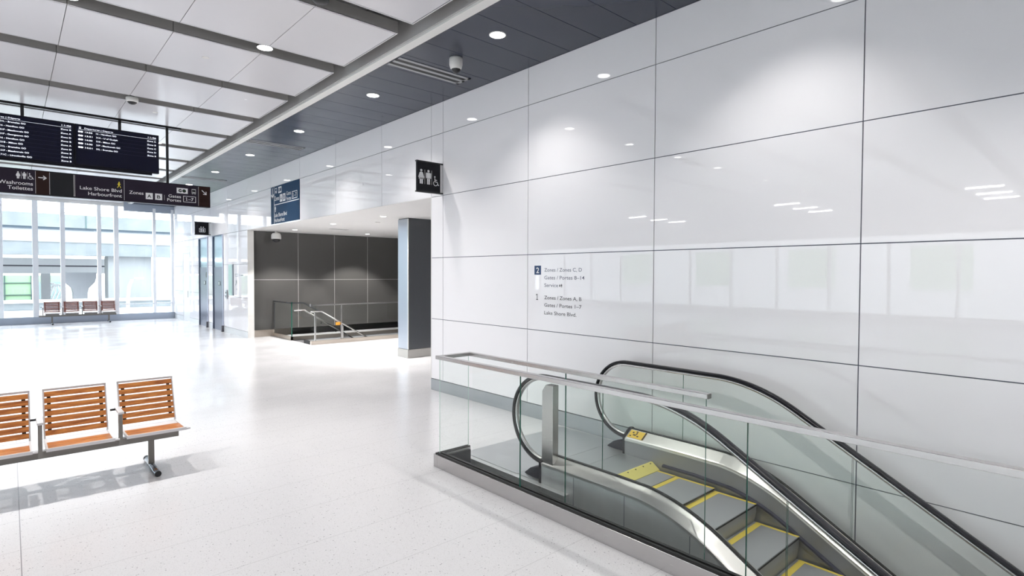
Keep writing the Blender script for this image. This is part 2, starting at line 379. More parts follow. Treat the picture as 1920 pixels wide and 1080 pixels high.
# ceilings
ra = MB(); PX = [3.325-.002, 2.36, 1.418, .475]; x = .475
while x > -15.8: x -= .943; PX.append(x)
for k in range(-8, 13):
    y0 = 5.629+1.681*k; y1 = y0+1.37
    if k == 12: y1 = YEND-.04
    for a, b in zip(PX[1:], PX):
        ra.box(a+.003, b-.003, y0, y1, ZC+.012, ZC+.135, 2); 
        ra.box(a+.003, b-(.026 if b > 3.3 else .003), y0+.022, y1-.026, ZC, ZC+.006, 0)
        ra.box(a+.003, b-.003, y0+.001, y0+.014, ZC, ZC+.006, 0); ra.box(a+.003, b-.003, y1-.016, y1-.001, ZC, ZC+.006, 0)
        if b > 3.3: ra.box(b-.016, b-.003, y0, y1, ZC-.0005, ZC+.006, 0)
        ra.box(a+.006, b-.006, y0+.012, y1-.012, ZC+.006, ZC+.012, 1)
S(ra.build('ceiling', [RAFT, JOINT, M('grey panel upstand', (.36, .35, .34), .5)], origin=(0, 0, ZC)), 'stepped rows of white suspended ceiling panels', 'ceiling')
m = MB(); m.box(-16, 3.56, -9, YEND, 5.35, 5.45); m.box(3.54, 3.56, -9, YEND, ZC+.03, 5.35)
S(m.build('ceiling', [PLEN]), 'grey ceiling void above the white panels', 'ceiling')
m = MB(); m.box(3.545, 3.663, -9, YEND, ZC-.004, ZC+.06); m.box(3.52, 3.54, -9, YEND, ZC+.02, ZC+.7, 1)
S(m.build('trim_2', [TRIM, FASC]), 'long pale strip between the white and dark ceilings', 'trim')
sl = MB(); q = 4.88-.244-.488*28
while q < YEND:
    a, b = max(q, -9), min(q+.488, YEND)
    if b > a: sl.box(3.664, W-.002, a+.003, b-.003, ZC, ZC+.03, 0)
    q += .488
sl.box(3.664, W, -9, YEND, ZC+.022, ZC+.10, 1)
S(sl.build('ceiling', [SLATE, JOINT]), 'slate grey metal plank ceiling beside the wall', 'ceiling')

# hidden sides of the hall: glazed left wall, rear wall
lw = MB(); lw.box(-16.1, -16, -9, YEND, 0, .35); lw.box(-16.1, -16, -9, YEND, 3.5, 5.45)
q = -9
while q < YEND: lw.box(-16.1, -15.95, q, q+.12 if q > -9 else q+.6, .3, 3.3); q += 2.2
S(lw.build('wall_left', MULL), 'glazed wall on the left side of the hall', 'wall')
m = MB(); m.box(-16, W+.1, -9.1, -9, -4.2, 5.45); S(m.build('wall_rear', PLAST), 'plain white wall behind the hall', 'wall')
m = MB(); m.box(-16.06, -16.05, -9, YEND, .3, 3.3); S(m.build('window_2', WGLASS), 'glazing of the left wall', 'window')

# far curtain wall
fw = MB(); Y = YEND
fw.box(-16, W+.16, Y-.02, Y+.12, 0, .26, 1); fw.box(3.40, W+.16, Y-.03, Y+.12, 4.34, 5.45, 1); fw.box(-16, 3.40, Y, Y+.12, 4.50, 5.45, 2); fw.box(-16, -6.05, Y, Y+.12, .26, 4.5, 2)  # plain stretch beyond the leftmost mullion is unseen, added to dim wall reflections
S(fw.build('wall_far', [MULL, M('blue grey metal kick panel', (.38, .43, .52), .4), PLAST]), 'low kick panel and header of the far window wall', 'wall')
win = thing('window_1', (2, Y, .26), 'bright full height glazed window wall at the far end', 'window', kind='structure')
for i, (x, wd) in enumerate([(-6.0, .1), (-4.7, .1), (-2.6, .1), (-1.2, .1), (-.22, .13), (.72, .16), (1.50, .13), (2.60, .12), (3.14, .14), (4.42, .10), (5.06, .10)]):
    m = MB(); m.box(x-wd/2, x+wd/2, Y-.10 if wd > .11 else Y-.04, Y+.12, .26, 4.50); m.build('mullion', MULL, win)
m = MB(); m.box(-6, W, Y+.05, Y+.06, .26, 4.50); m.build('pane', WGLASS, win)
m = MB(); m.box(3.2, W, Y-.02, Y+.05, .62, .66); m.build('transom', MULL, win)

# recess behind the opening
RZ = 3.144
m = MB()
jx = [W+.01, 6.67, 7.85, 9.02, 10.2, 11.4, 12.0]
for a, b in zip(jx, jx[1:]):
    for c, d in ((.2, .71), (.71, 1.70), (1.70, 2.69), (2.69, RZ)):
        if (c, d) == (.2, .71): c, d = .2, .71
    for c, d in ((.2, 1.70), (1.70, RZ)): m.box(a+.006, b-.006, 17.3, 17.32, c+.005, d-.005, 0)
m.box(W+.01, 12, 17.32, 17.42, -3.2, RZ, 1)
for a in jx[1:-1]: m.box(a-.005, a+.005, 17.297, 17.3, .2, RZ, 1)
m.box(W+.01, 12, 17.297, 17.3, 1.695, 1.705, 1); m.box(W+.01, 12, 17.32, 17.42, -3.2, RZ, 1); m.box(SX0, 12, 17.3, 17.32, -3.2, -.3, 0)
S(m.build('wall_recess_back', [DARKW, SEAM]), 'dark grey glossy wall behind the stair', 'wall')
m = MB(); m.box(W+.01, 5.93, 17.27, 17.3, 0, .2); S(m.build('baseboard_recess', BEIGE), 'champagne metal skirting at the foot of the dark wall', 'baseboard')
m = MB(); m.box(12, 12.1, 7.62, 17.4, -3.2, RZ, 0); m.box(W+.16, 12, 7.55, 7.647, 0, RZ, 1)
S(m.build('wall_recess_side', [DARKW, WALLG]), 'side walls of the stair lobby', 'wall')
m = MB(); m.box(W+.16, 12.1, 7.55, 17.42, RZ, RZ+.1); m.box(W, W+.17, 7.647, 17.1, RZ-.004, RZ+.003)
S(m.build('ceiling', PLAST), 'white plaster ceiling over the stair lobby', 'ceiling')
# lower storey shell
m = MB(); m.box(3.0, W+.1, -9, 6, -4.3, -4.2); m.box(2.98, 3.08, -5.5, 4.5, -4.2, -.3); m.box(2.98, W, 4.6, 4.7, -4.2, -.3); m.box(3.0, W, -5.7, -5.5, -4.2, -.01)
S(m.build('floor', STEELD), 'grey lining of the escalator well', 'floor')
m = MB(); m.box(SX0, 12, 14.2, 17.4, -3.3, -3.2); m.box(SX0, 12, 14.33, 14.43, -3.2, -.3); m.box(SX0-.1, SX0, 14.4, 17.3, -3.2, -.3)
S(m.build('floor', COLG), 'dark lining of the stair well', 'floor')

# ============================================================ doors on the far wall
def elevator(i, y0, y1, label, sign_y):
    d = thing('door_%d' % i, (W, (y0+y1)/2, 0), label, 'elevator door', kind='structure')
    m = MB(); m.box(W+.03, W+.06, y0+.015, y1-.02, 0, 2.10); m.build('steel_panel', M('grey blue door steel', (.15, .165, .22), .32, .7), d)
    m = MB(); m.box(W+.035, W+.045, y0+.015, y1-.16, 2.12, 3.11); m.build('glass_pane', FROST, d)
    m = MB(); m.box(W+.06, W+.08, y0, y1, 2.1, HZ[3]); m.build('backing', M('pale blue backing', (.60, .74, .78), .3), d)
    m = MB(); m.box(W+.005, W+.08, y1-.05, y1, 0, HZ[3]); m.box(W+.0, W+.1, y0, y1, HZ[3]-.03, HZ[3]); m.build('jamb', M('blue grey jamb', (.13, .16, .24), .3, .6), d)
    m = MB(); m.box(W-.02, W+.03, y0-.06, y0+.015, .2, HZ[3]); m.build('door_frame', M('lilac grey frame', (.42, .44, .55), .3, .6), d)
    m = MB(); m.box(W-.07, W+.1, y0-.07, y0+.02, 0, .2); m.build('frame_base', M('dark grey base', (.12, .12, .14), .4, .5), d)
    f = Face((W+.028, 0, 0), (0, -1, 0), (0, 0, 1), (-1, 0, 0), .004); f.rect(-sign_y-.13, 1.48, -sign_y+.13, 1.62); f.rect(-sign_y-.07, 1.50, -sign_y+.05, 1.60, 1, .004)
    f.build('call_sign', [BLK, STEELV], d); return d
d1 = elevator(1, 21.46, 22.74, 'farther stainless elevator door with glass above', 22.0)
f = Face((W+.028, 0, 0), (0, -1, 0), (0, 0, 1), (-1, 0, 0), .004); f.circ(-21.75, 1.83, .10, 0); f.build('round_sign', BLK, d1)
elevator(2, 19.60, 20.88, 'nearer stainless elevator door with glass above', 20.15)
d3 = thing('door_3', (W, 24.6, 0), 'flush white service door near the far window', 'door', kind='structure')
m = MB(); m.box(W+.004, W+.03, 24.12, 25.13, .01, 2.65); m.build('door_leaf', M('white door leaf', (.74, .75, .8), .35), d3)
m = MB(); m.box(W-.005, W+.05, 24.08, 24.12, 0, 2.67); m.box(W-.005, W+.05, 25.13, 25.17, 0, 2.67); m.box(W-.005, W+.05, 24.08, 25.17, 2.65, 2.69); m.build('door_frame', MULL, d3)
m = MB(); m.tube([(W-.03, 24.25, .95), (W-.03, 24.25, 1.2)], .012); m.build('handle', STEEL, d3)

c = thing('glass_wall_panel', (W, 18.74, 1.2), 'tall narrow green tinted glass panel on wall between elevators and dark recess', 'panel')
m = MB(); m.box(W-.006, W+.004, 18.55, 19.0, 1.2, 2.16); m.build('green_glass', M('mint glass', (.42, .62, .58), .15), c)
m = MB(); m.box(W-.02, W+.004, 18.47, 18.56, 1.2, 2.16); m.build('side_frame', M('blue grey frame', (.16, .20, .25), .4), c)
c = thing('call_button_plate', (W-.03, 19.17, 1.08), 'small steel call button plate beside the nearer elevator', 'elevator call plate')
m = MB(); m.box(W-.035, W-.002, 19.09, 19.27, 1.08, 1.36); m.build('plate', STEELV, c, bevel=.004)
for z in (1.16, 1.27):
    m = MB(); m.cyl((W-.035, 19.18, z), (-1, 0, 0), .028, .008); m.build('button', BLK, c)
f = Face((W-.0005, 0, 0), (0, -1, 0), (0, 0, 1), (-1, 0, 0))
f.frame(-18.30, 1.79, -18.0, 1.87, .015); f.circ(-17.85, 1.83, .035, 0, 10); f.rect(-17.75, 1.81, -17.5, 1.85); f.circ(-18.2, 1.64, .05, 0, 10); f.line([(-18.28, 1.52), (-18.15, 1.64)], .05); f.circ(-18.15, 1.40, .03, 0, 10)
tag(f.build('wall_pictograms', M('pale grey print', (.30, .33, .36), .5)), 'faint grey pictograms printed on the wall right of the elevators', 'wall graphic')

# ============================================================ lamps, vents, cameras on the ceiling
def spot(loc, power, size, blend, parent, rad=.05, col=(1, .97, .93), tilt=None):
    l = bpy.data.lights.new('lamp', 'SPOT'); l.energy = power; l.spot_size = math.radians(size); l.spot_blend = blend; l.shadow_soft_size = rad; l.color = col
    o = bpy.data.objects.new('lamp', l); COL.objects.link(o); o.parent = parent; o.location = Vector(loc)-wloc(parent)
    if tilt: o.rotation_euler = tilt
    return o
ORD = ['nearest', 'second nearest', 'third nearest', 'fourth nearest', 'fifth nearest', 'sixth nearest', 'seventh nearest', 'eighth nearest', 'ninth nearest']
def downlight(x, y, z, r, label, group, power, size=130, blend=.7, ring=TRIM):
    t = thing('downlight', (x, y, z), label, 'ceiling light', group)
    m = MB(); m.rev((x, y, z-.006), (0, 0, 1), [(r-.014, 0), (r, 0), (r, .012), (r-.014, .012)]); m.build('trim_ring', ring, t)
    m = MB(); m.cyl((x, y, z-.0075), (0, 0, 1), r-.013, .006); m.build('lens', LAMP, t)
    if power: spot((x, y, z-.015), power, size, blend, t)
    return t
i = 0
for k in range(-4, 8):
    y = 4.880+2.928*k
    if y > YEND-1: break
    if k >= 0: lab = ORD[k]+' downlight in the slate grey ceiling plank row'
    else: lab = 'downlight in the slate grey ceiling behind the viewpoint, %s' % ['closest', 'second', 'third', 'fourth'][-k-1]
    downlight(4.170, y, ZC, .098, lab, 'downlights in the dark ceiling', P_WASH, 110, .65)
gaps = [(7.14, [(2.36, 'round downlight in the ceiling slot, nearest the right end'), (.474, 'round downlight at the top left edge in the ceiling slot'), (-1.41, ''), (-3.30, ''), (-6.1, ''), (-9, '')]),
        (13.87, [(2.36, 'small far downlight between ceiling rafts behind the departure board'), (-1.41, ''), (-5.2, ''), (-9, '')]), (.42, [(2.36, ''), (-1.41, ''), (-5.2, ''), (-9, '')]),
        (-6.3, [(2.36, ''), (-3.3, ''), (-9, '')]), (20.6, [(2.36, ''), (-2.4, ''), (-7, '')])]
cnt = 0
for y, L in gaps:
    for x, lab in L:
        if not lab:
            cnt += 1; lab = 'ceiling slot downlight outside the picture at %s side, %s row' % ('right' if x > 0 else 'left' if x > -4 else 'far left', {7.14: 'front', 13.87: 'middle', .42: 'overhead', -6.3: 'rear', 20.6: 'far'}[y])
            if x == -3.30 and y == 7.14: lab += ' inner'
            if x == -9 and y == 7.14: lab += ' outer'
            if x == -9 and y != 7.14: lab += ' outer'
        downlight(x, y, ZC+.03, .10, lab, 'downlights in the slots between ceiling panels', P_HALL, 130, .7, BLK)
# slot diffusers
for i, y in enumerate((6.365, 12.22, 18.08, 23.9)):
    t = thing('air_vent', (4.25, y, ZC), ['nearest', 'second nearest', 'third nearest', 'farthest'][i]+' slotted air diffuser in the dark ceiling', 'air vent', 'slot diffusers in the dark ceiling')
    m = MB(); x0, x1, y0, y1 = 3.69, 4.82, y-.155, y+.155
    m.box(x0, x1, y0, y0+.05, ZC-.008, ZC+.001); m.box(x0, x1, y1-.05, y1, ZC-.008, ZC+.001); m.box(x0, x1, y-.03, y+.03, ZC-.008, ZC+.001); m.box(x1-.04, x1, y0, y1, ZC-.008, ZC+.001)
    m.build('frame', M('grey diffuser frame', (.33, .335, .35), .35), t)
    for s in (-1, 1):
        m = MB(); m.box(x0, x1-.04, y+s*.067-.04, y+s*.067+.04, ZC-.004, ZC-.001); m.build('slot', GASK, t)

def dome(name, x, y, z, r, h, label, body=DIMW, lens=BLK):
    t = thing(name, (x, y, z), label, 'security camera')
    m = MB(); m.rev((x, y, z), (0, 0, -1), [(r*.95, 0), (r, .02), (r, h*.45), (r*.85, h*.68), (r*.6, h*.8)] if h > .15 else [(r*.95, 0), (r, .01), (r*.98, h*.45), (r*.85, h*.60), (r*.6, h*.62)]); m.build('housing', body, t)
    m = MB(); m.rev((x, y, z-h*(.66 if h > .15 else .55)), (0, 0, -1), [(r*(.72 if h > .15 else .84), 0), (r*.70, h*.12), (r*.5, h*.26), (r*.22, h*.33), (0, h*.34)]); m.build('lens_dome', lens, t)
    if abs(x-1.467) < .01:
        m = MB(); m.cyl((x, y, z-.01), (0, 0, 1), .03, 5.35-z+.01); m.build('mount', BLK, t)
    return t
dome('security_camera', 4.231, 5.76, ZC, .084, .19, 'white dome security camera on the dark ceiling beside the nearest vent')
dome('security_camera', 1.467, 10.515, ZC+.01, .085, .12, 'white dome security camera in a slot of the white ceiling')
dome('security_camera', 2.34, 5.46, ZC+.02, .085, .07, 'black dome security camera at the top edge of the photo', BLK)
t = thing('security_camera', (5.87, 16.9, RZ), 'white ball camera hanging under the lobby ceiling at the dark wall', 'security camera')
m = MB(); m.cyl((5.87, 16.9, RZ), (0, 0, -1), .05, .06, r2=.03); m.build('mount', DIMW, t)
m = MB(); m.rev((5.87, 16.9, RZ-.05), (0, 0, -1), [(.02, 0), (.10, .02), (.135, .07), (.14, .17), (.135, .19)]); m.build('housing', DIMW, t)
m = MB(); m.rev((5.87, 16.9, RZ-.24), (0, 0, -1), [(.11, 0), (.10, .05), (.06, .09), (0, .10)]); m.build('lens_dome', BLK, t)
for x, y, lab in ((1.884, 7.90, 'small round sprinkler cover on the white ceiling left of the nearer slot light'), (1.886, 11.18, 'small round sprinkler cover on the white ceiling above the departure board')):
    m = MB(); m.rev((x, y, ZC-.004), (0, 0, 1), [(.038, 0), (.042, .002), (.042, .005)]); tag(m.build('sprinkler_cover', TRIM), lab, 'sprinkler', 'sprinkler covers')
# lobby ceiling lights
for x, y, lab in ((6.10, 16.05, 'lobby ceiling downlight nearest the ball camera'), (6.07, 13.44, 'lobby ceiling downlight above the stair entrance'), (6.06, 10.90, 'lobby ceiling downlight in front of the dark column'), (8.41, 16.13, 'lobby ceiling downlight above the stair, near the dark wall'),
                  (8.4, 13.4, 'lobby downlight hidden behind the column, middle'), (8.4, 10.9, 'lobby downlight hidden behind the column, near')):
    downlight(x, y, RZ, .075, lab, 'downlights of the stair lobby', P_RECESS, 104, .35)
m = MB(); m.rev((6.66, 12.25, RZ-.012), (0, 0, 1), [(.05, 0), (.06, .012)]); tag(m.build('smoke_detector', DIMW), 'small round detector on the white lobby ceiling near the column', 'smoke detector')
m = MB(); m.box(6.7, 7.2, 14.9, 15.1, RZ-.005, RZ); tag(m.build('air_grille', FASC), 'flat rectangular air grille in the lobby ceiling', 'air vent')

# linear lights over the unseen left part of the hall (seen only as reflections in the glass wall)
n_ = 0
for i, x in enumerate((-11.8, -13.6, -15.2)):
    for j, y in enumerate((-5.5, -1.5, 3.0, 8.8, 15.6)):
        m = MB(); m.box(x-.02, x+.02, y-.45, y+.45, ZC-.04, ZC, 0)
        tag(m.build('linear_light', [M('lit tube', (.9, .9, .9), .5, emit=(1, 1, 1), es=26)] if n_ == 0 else [bpy.data.materials['lit tube']]), 'tubular ceiling light in the unseen left hall, %s row %s' % (['inner', 'middle', 'outer'][i], ['rear', 'second', 'third', 'fourth', 'last'][j]), 'ceiling light', 'tubular lights of the left hall'); n_ += 1

# ============================================================ hanging signs
YS = 12.19
t = thing('ceiling_rail', (0, YS, ZC), 'black mounting rail in the ceiling slot above the departure boards', 'rail')
m = MB(); m.box(-3.2, 2.47, YS-.035, YS+.035, ZC-.01, ZC+.05); m.build('rail', BLK, t)
def board(x0, x1, label, rows, left=False):
    z0, z1 = 3.735, 4.445
    t = thing('departure_board', ((x0+x1)/2, YS, z0), label, 'display screen', 'departure boards on the hanging frame')
    m = MB(); m.box(x0, x1, YS-.05, YS+.05, z0, z1); m.build('housing', BEZ, t, bevel=.006)
    m = MB(); m.box(x0+.02, x1-.02, YS-.054, YS-.049, z0+.025, z1-.02); m.build('screen', SCREEN, t)
    f = Face((x0, YS-.0545, 0), (1, 0, 0), (0, 0, 1), (0, -1, 0), .0008)
    wd = x1-x0
    f.bus(.075, 4.365, .035, 0, 1); f.text('Departures | Départs', .135, 4.372, .54, h=.024, bold=.01)
    f.text('11:46', 1.065, 4.372, 1.192, h=.026, bold=.012)
    f.rect(.05, 4.353, 1.19, 4.356)
    zz = 4.305 if not left else 4.305
    for k, (tm, ds, zn) in enumerate(rows):
        z = zz-k*.0665
        f.circ(.065, z+.013, .019, 0, 12, 0, .015); f.circ(.098, z+.013, .019, 0, 12, 0, .015)
        f.text(tm, .142, z, .245, h=.026, bold=.014); f.text(ds, .296, z, .296+.0182*len(ds), h=.026, bold=.014)
        f.text(zn, 1.05, z, 1.19, h=.026, bold=.014)
        f.rect(.05, z-.019, 1.19, z-.0178, 2)
    f.build('screen_text', [WHTE, SCREEN, M('thin grey rule', (.05, .055, .13), .5)], t)
    m = MB(); m.box(x0, x1-(0 if left else .11), YS-.03, YS+.03, z0-.035, z0); m.build('bottom_bracket', BEZ, t)
    return t
GO = ' GO'
rowsR = [('13:50', '16 - Hamilton GO', 'Zone A'), ('13:51', '31A - U of Guelph', 'Zone B'), ('14:00', '21B - Milton GO', 'Zone C'), ('14:00', '21P - Meadowvale GO', 'Zone D'), ('14:01', '31L - Bramalea GO', 'Zone B')]
rowsL = [('12:01', '31L - Bramalea GO', 'Zone B'), ('12:20', '16 - Hamilton GO', 'Zone A'), ('12:31', '21P - Meadowvale GO', 'Zone D'), ('12:45', '31F - Georgetown GO', 'Zone B'), ('12:50', '16 - Hamilton GO', 'Zone A'), ('13:00', '21B - Milton GO', 'Zone D'), ('13:01', '31L - Bramalea GO', 'Zone B'), ('13:31', '21P - Meadowvale GO', 'Zone D'), ('13:45', '71C - Lincolnville GO', 'Zone B')]
bR = board(.8635, 2.100, 'right hand departure screen with five listed departures', rowsR)
bL = board(-.372, .862, 'left hand departure screen with nine listed departures, cut by the photo edge', rowsL, True)
for x, b in ((1.507, bR), (.195, bL)):
    m = MB(); m.box(x-.022, x+.022, YS-.022, YS+.022, 4.445, ZC); m.build('hanging_rod', BLK, b)

t = thing('wayfinding_sign', (1.2, YS, 3.17), 'long black hanging direction sign under the departure boards', 'sign')
zb, zt = 3.178, 3.585
f0 = YS-.06
m = MB(); m.box(-.9, 2.958, YS-.05, YS+.05, zb, zt); m.build('sign_box', BEZ, t, bevel=.004)
m = MB(); m.box(-.9, .345, f0, YS-.05, zb+.012, zt-.012, 0); m.box(.349, .522, f0, YS-.05, zb+.012, zt-.012, 1); m.box(.526, .845, f0, YS-.05, zb+.012, zt-.012, 2)
m.box(.856, 2.746, f0, YS-.05, zb+.012, zt-.012, 0); m.box(2.752, 2.945, f0, YS-.05, zb+.012, zt-.012, 1); m.build('sign_face', [SIGNB, SIGNR, SIGNK], t)
f = Face((0, f0-.001, 0), (1, 0, 0), (0, 0, 1), (0, -1, 0), .001)
for x in (.345, .524, .842, .857, 1.556, 2.748): f.rect(x-.002, zb+.02, x+.002, zt-.02)
f.man(.13, 3.42, .115, 0, True); f.rect(.168, 3.42, .171, 3.535); f.man(.207, 3.42, .115); f.rect(.243, 3.42, .246, 3.535); f.chair(.282, 3.42, .10)
f.text('Washrooms', -.105, 3.322, .312, h=.06, bold=.006); f.text('Toilettes', -.0, 3.240, .31, h=.06, bold=.006)
f.arrow(.43, 3.465, .10, 0, .014)
f.text('Lake Shore Blvd', .925, 3.330, 1.519, h=.060, bold=.006); f.text('Harbourfront', 1.038, 3.240, 1.519, h=.060, bold=.006)
f.text('Zones', 1.63, 3.322, 1.847, h=.060, bold=.006)
f.rect(1.881, 3.250, 1.993, 3.366); f.rect(2.029, 3.250, 2.141, 3.366); f.text('A', 1.907, 3.278, 1.968, h=.06, bold=.02, mi=1, lift=.001); f.text('B', 2.059, 3.278, 2.113, h=.06, bold=.02, mi=1, lift=.001)
f.rect(2.177, 3.255, 2.180, 3.355); f.text('Gates', 2.243, 3.317, 2.450, h=.058, bold=.006); f.text('Portes', 2.222, 3.243, 2.452, h=.058, bold=.006)
f.frame(2.488, 3.249, 2.702, 3.366, .008); f.one(2.545, 3.280, .06); f.text('–7', 2.572, 3.280, 2.662, h=.06, bold=.006)
f.gologo(2.380, 3.408, 2.564, 3.510, 0, 1, 3); f.bus(2.667, 3.412, .10, 2, 1)
f.arrow(2.845, 3.465, .11, -45, .013)
f.build('lettering', [WHT, SBLACK, M('light grey pictogram', (.45, .45, .45), .5), M('green bar', (.05, .25, .05), .5)], t)
f = Face((0, f0-.001, 0), (1, 0, 0), (0, 0, 1), (0, -1, 0), .001)
f.circ(1.482, 3.508, .011, 0); f.line([(1.48, 3.495), (1.478, 3.455)], .022); f.line([(1.478, 3.458), (1.497, 3.435), (1.505, 3.410)], .010); f.line([(1.476, 3.458), (1.470, 3.432), (1.455, 3.412)], .010)
f.line([(1.487, 3.488), (1.503, 3.470)], .008); f.line([(1.472, 3.488), (1.458, 3.466)], .008); f.build('walking_figure', RED, t)
m = MB()
m.box(2.222, 2.262, YS-.02, YS+.02, zt, ZC); m.build('hanging_rod', BLK, t)
m = MB(); m.box(-.82, -.78, YS-.02, YS+.02, zt, ZC); m.build('hanging_rod', BLK, t)

# washroom blade sign
def blade(y, x0, x1, zb, zt, name, label, art):
    t = thing(name, (W-.02, y, zb), label, 'sign')
    m = MB(); m.box(x0, x1, y-.02, y+.02, zb+.018, zt-.018); m.build('sign_panel', SBLACK, t, bevel=.002)
    for z_ in (zb, zt-.02):
        m = MB(); m.box(x0-.01, W-.001, y-.024, y+.024, z_, z_+.02); m.build('bracket', BLK, t)
    m = MB(); m.box(x1, W-.012, y-.012, y+.012, zb+.02, zt-.02); m.build('white_edge', WHT, t)
    f = Face((0, y-.0205, 0), (1, 0, 0), (0, 0, 1), (0, -1, 0), .0015); art(f); f.build('pictogram', WHT, t); return t
def wc(f):
    f.man(4.722, 3.285, .225, 0, True); f.rect(4.785, 3.285, 4.789, 3.505); f.man(4.853, 3.285, .225); f.rect(4.911, 3.285, 4.915, 3.505); f.chair(4.985, 3.275, .15)
blade(7.34, 4.65, 5.074, 3.157, 3.640, 'washroom_sign', 'black projecting washroom sign with white figures above the opening', wc)
def lift(f):
    f.frame(4.77, 3.27, 4.96, 3.40, .014); f.man(4.83, 3.285, .10); f.man(4.90, 3.285, .10, 0, True); f.circ(4.83, 3.44, .018); f.circ(4.90, 3.44, .018); f.line([(4.86, 3.285), (4.86, 3.39)], .006)
blade(21.04, 4.645, 5.065, 3.176, 3.620, 'elevator_sign', 'small black projecting elevator sign on the far wall', lift)

# blue flush sign
t = thing('blue_sign', (W, 14.14, 3.175), 'navy blue direction sign flush on the white beam over the opening', 'sign')
m = MB(); m.box(W-.012, W-.001, 13.18, 15.10, 3.172, 4.125); m.build('sign_panel', BLUE, t)
f = Face((W-.0125, 0, 0), (0, -1, 0), (0, 0, 1), (-1, 0, 0), .001)
f.rect(-14.865, 3.175, -14.845, 4.12); f.rect(-14.845, 3.645, -13.19, 3.665)
f.arrow(-14.98, 3.97, .26, -90, .035); f.bus(-14.72, 3.94, .14, 0, 1); f.gologo(-14.56, 3.93, -14.33, 4.09, 0, 1, 1)
f.text('Zones', -14.83, 3.76, -14.50, h=.12, bold=.01); f.rect(-14.45, 3.70, -14.28, 3.89); f.rect(-14.24, 3.70, -14.07, 3.89)
f.text('A', -14.42, 3.74, -14.31, h=.12, bold=.02, mi=1, lift=.001); f.text('B', -14.20, 3.74, -14.10, h=.12, bold=.02, mi=1, lift=.001)
f.text('Gates', -14.0, 3.82, -13.70, h=.10); f.text('Portes', -14.0, 3.69, -13.69, h=.10); f.frame(-13.63, 3.70, -13.30, 3.88, .018); f.one(-13.555, 3.74, .10); f.text('–7', -13.51, 3.74, -13.36, h=.10)
f.man(-14.77, 3.47, .16); f.text('Lake Shore Blvd', -14.83, 3.34, -13.98, h=.10, bold=.01); f.text('Harbourfront', -14.83, 3.21, -14.13, h=.10, bold=.01)
f.build('lettering', [WHT, BLUE], t)

# wall directory near the escalator
t = thing('wall_directory', (W, 4.8, 1.38), 'small level directory lettering on the white wall above the escalator', 'wall lettering')
def WF(z=0): return Face((W-.0004-z, 0, 0), (0, -1, 0), (0, 0, 1), (-1, 0, 0), .0006)
f = WF(); f.rect(-5.238, 1.893, -5.117, 2.011, 0); f.text('2', -5.205, 1.915, -5.150, h=.075, mi=1, lift=.0005, bold=.015); f.build('level_square', [NAVY, WHT], t)
f = WF(); f.text('Zones / Zones C, D', -5.055, 1.933, -4.421, h=.047, bold=.002); f.text('Gates / Portes 8–14', -5.054, 1.835, -4.380, h=.047, bold=.002); f.text('Service', -5.054, 1.737, -4.812, h=.047, bold=.002); f.build('upper_lettering', GRT, t)
f = WF(); f.one(-5.186, 1.563, .080); f.text('Zones / Zones A, B', -5.053, 1.578, -4.424, h=.047, bold=.004); f.text('Gates / Portes 1–7', -5.053, 1.482, -4.423, h=.047, bold=.004); f.text('Lake Shore Blvd.', -5.052, 1.382, -4.504, h=.047, bold=.004)
f.man(-4.753, 1.737, .042); f.circ(-4.782, 1.762, .009); f.rect(-4.790, 1.742, -4.774, 1.758); f.build('lower_lettering', DKT, t)

# ============================================================ column and stair
t = thing('column', (7.0, 11.0, 0), 'square dark glass clad column with pale blue steel side in the opening', 'column')
m = MB(); m.box(6.625, 7.40, 10.79, 10.80, .2, RZ-.02); m.build('dark_cladding', COLG, t)
m = MB(); m.box(6.61, 6.625, 10.80, 11.21, .2, RZ-.02); m.build('steel_cladding', COLS, t)
m = MB(); m.box(6.61, 6.628, 10.785, 10.80, .2, RZ-.02); m.build('corner_strip', TRIM, t)
m = MB(); m.box(6.625, 7.40, 10.80, 11.21, 0, RZ); m.build('core', COLG, t)
m = MB(); m.box(6.605, 7.41, 10.782, 11.22, 0, .19); m.build('base', M('grey steel plinth', (.42, .41, .39), .35, .8), t)

t = thing('stair', (7.5, 15.1, -3), 'stair going down between glass guards in front of the dark wall', 'stair')
for k in range(18):
    m = MB(); m.box(6.25+.29*k, 6.25+.29*(k+1)+.02, SY0+.02, SY1-.02, -.165*(k+1)-.06, -.165*(k+1)); m.box(6.25+.29*k, 6.27+.29*k, SY0+.02, SY1-.02, -.165*(k+1)-.06, -.165*k); m.build('step', COLG, t)
RT = 1.07
g = thing('stair_guard', (7.0, 14.44, 0), 'long glass guard rail with steel base in front of the stair', 'guard rail')
m = MB(); m.box(5.895, 11.9, 14.42, 14.50, 0, .10); m.build('base_rail', BEIGE, g)
m = MB(); m.box(5.89, 11.9, 14.435, 14.475, RT-.035, RT); m.build('top_rail', STEEL, g)
m = MB(); m.box(5.885, 5.925, 14.43, 14.48, RT-.05, RT+.02); m.build('rail_end', STEEL, g)
for a, b in ((5.91, 6.75), (6.76, 8.0), (8.01, 9.25), (9.26, 10.5)):
    m = MB(); m.box(a, b, 14.45, 14.462, .10, RT-.035); m.build('glass_panel', GLASS, g)
m = MB(); m.tube([(5.93, 14.54, .87), (6.22, 14.54, .87), (7.45, 14.54, .14), (8.6, 14.54, -.52)], .021); m.build('handrail', STEEL, g)
m = MB(); m.box(6.01, 6.045, 14.47, 14.505, .1, .87); m.build('post', STEEL, g)
m = MB(); m.box(6.74, 6.77, 14.45, 14.48, .1, RT-.03); m.build('post', STEEL, g)
m = MB(); m.box(6.80, 6.83, 14.50, 14.53, -.2, .46); m.build('post', STEEL, g)
m = MB(); m.box(6.62, 6.74, 14.515, 14.53, .48, .56); m.build('orange_plate', ORG, g, label='small orange notice plate')
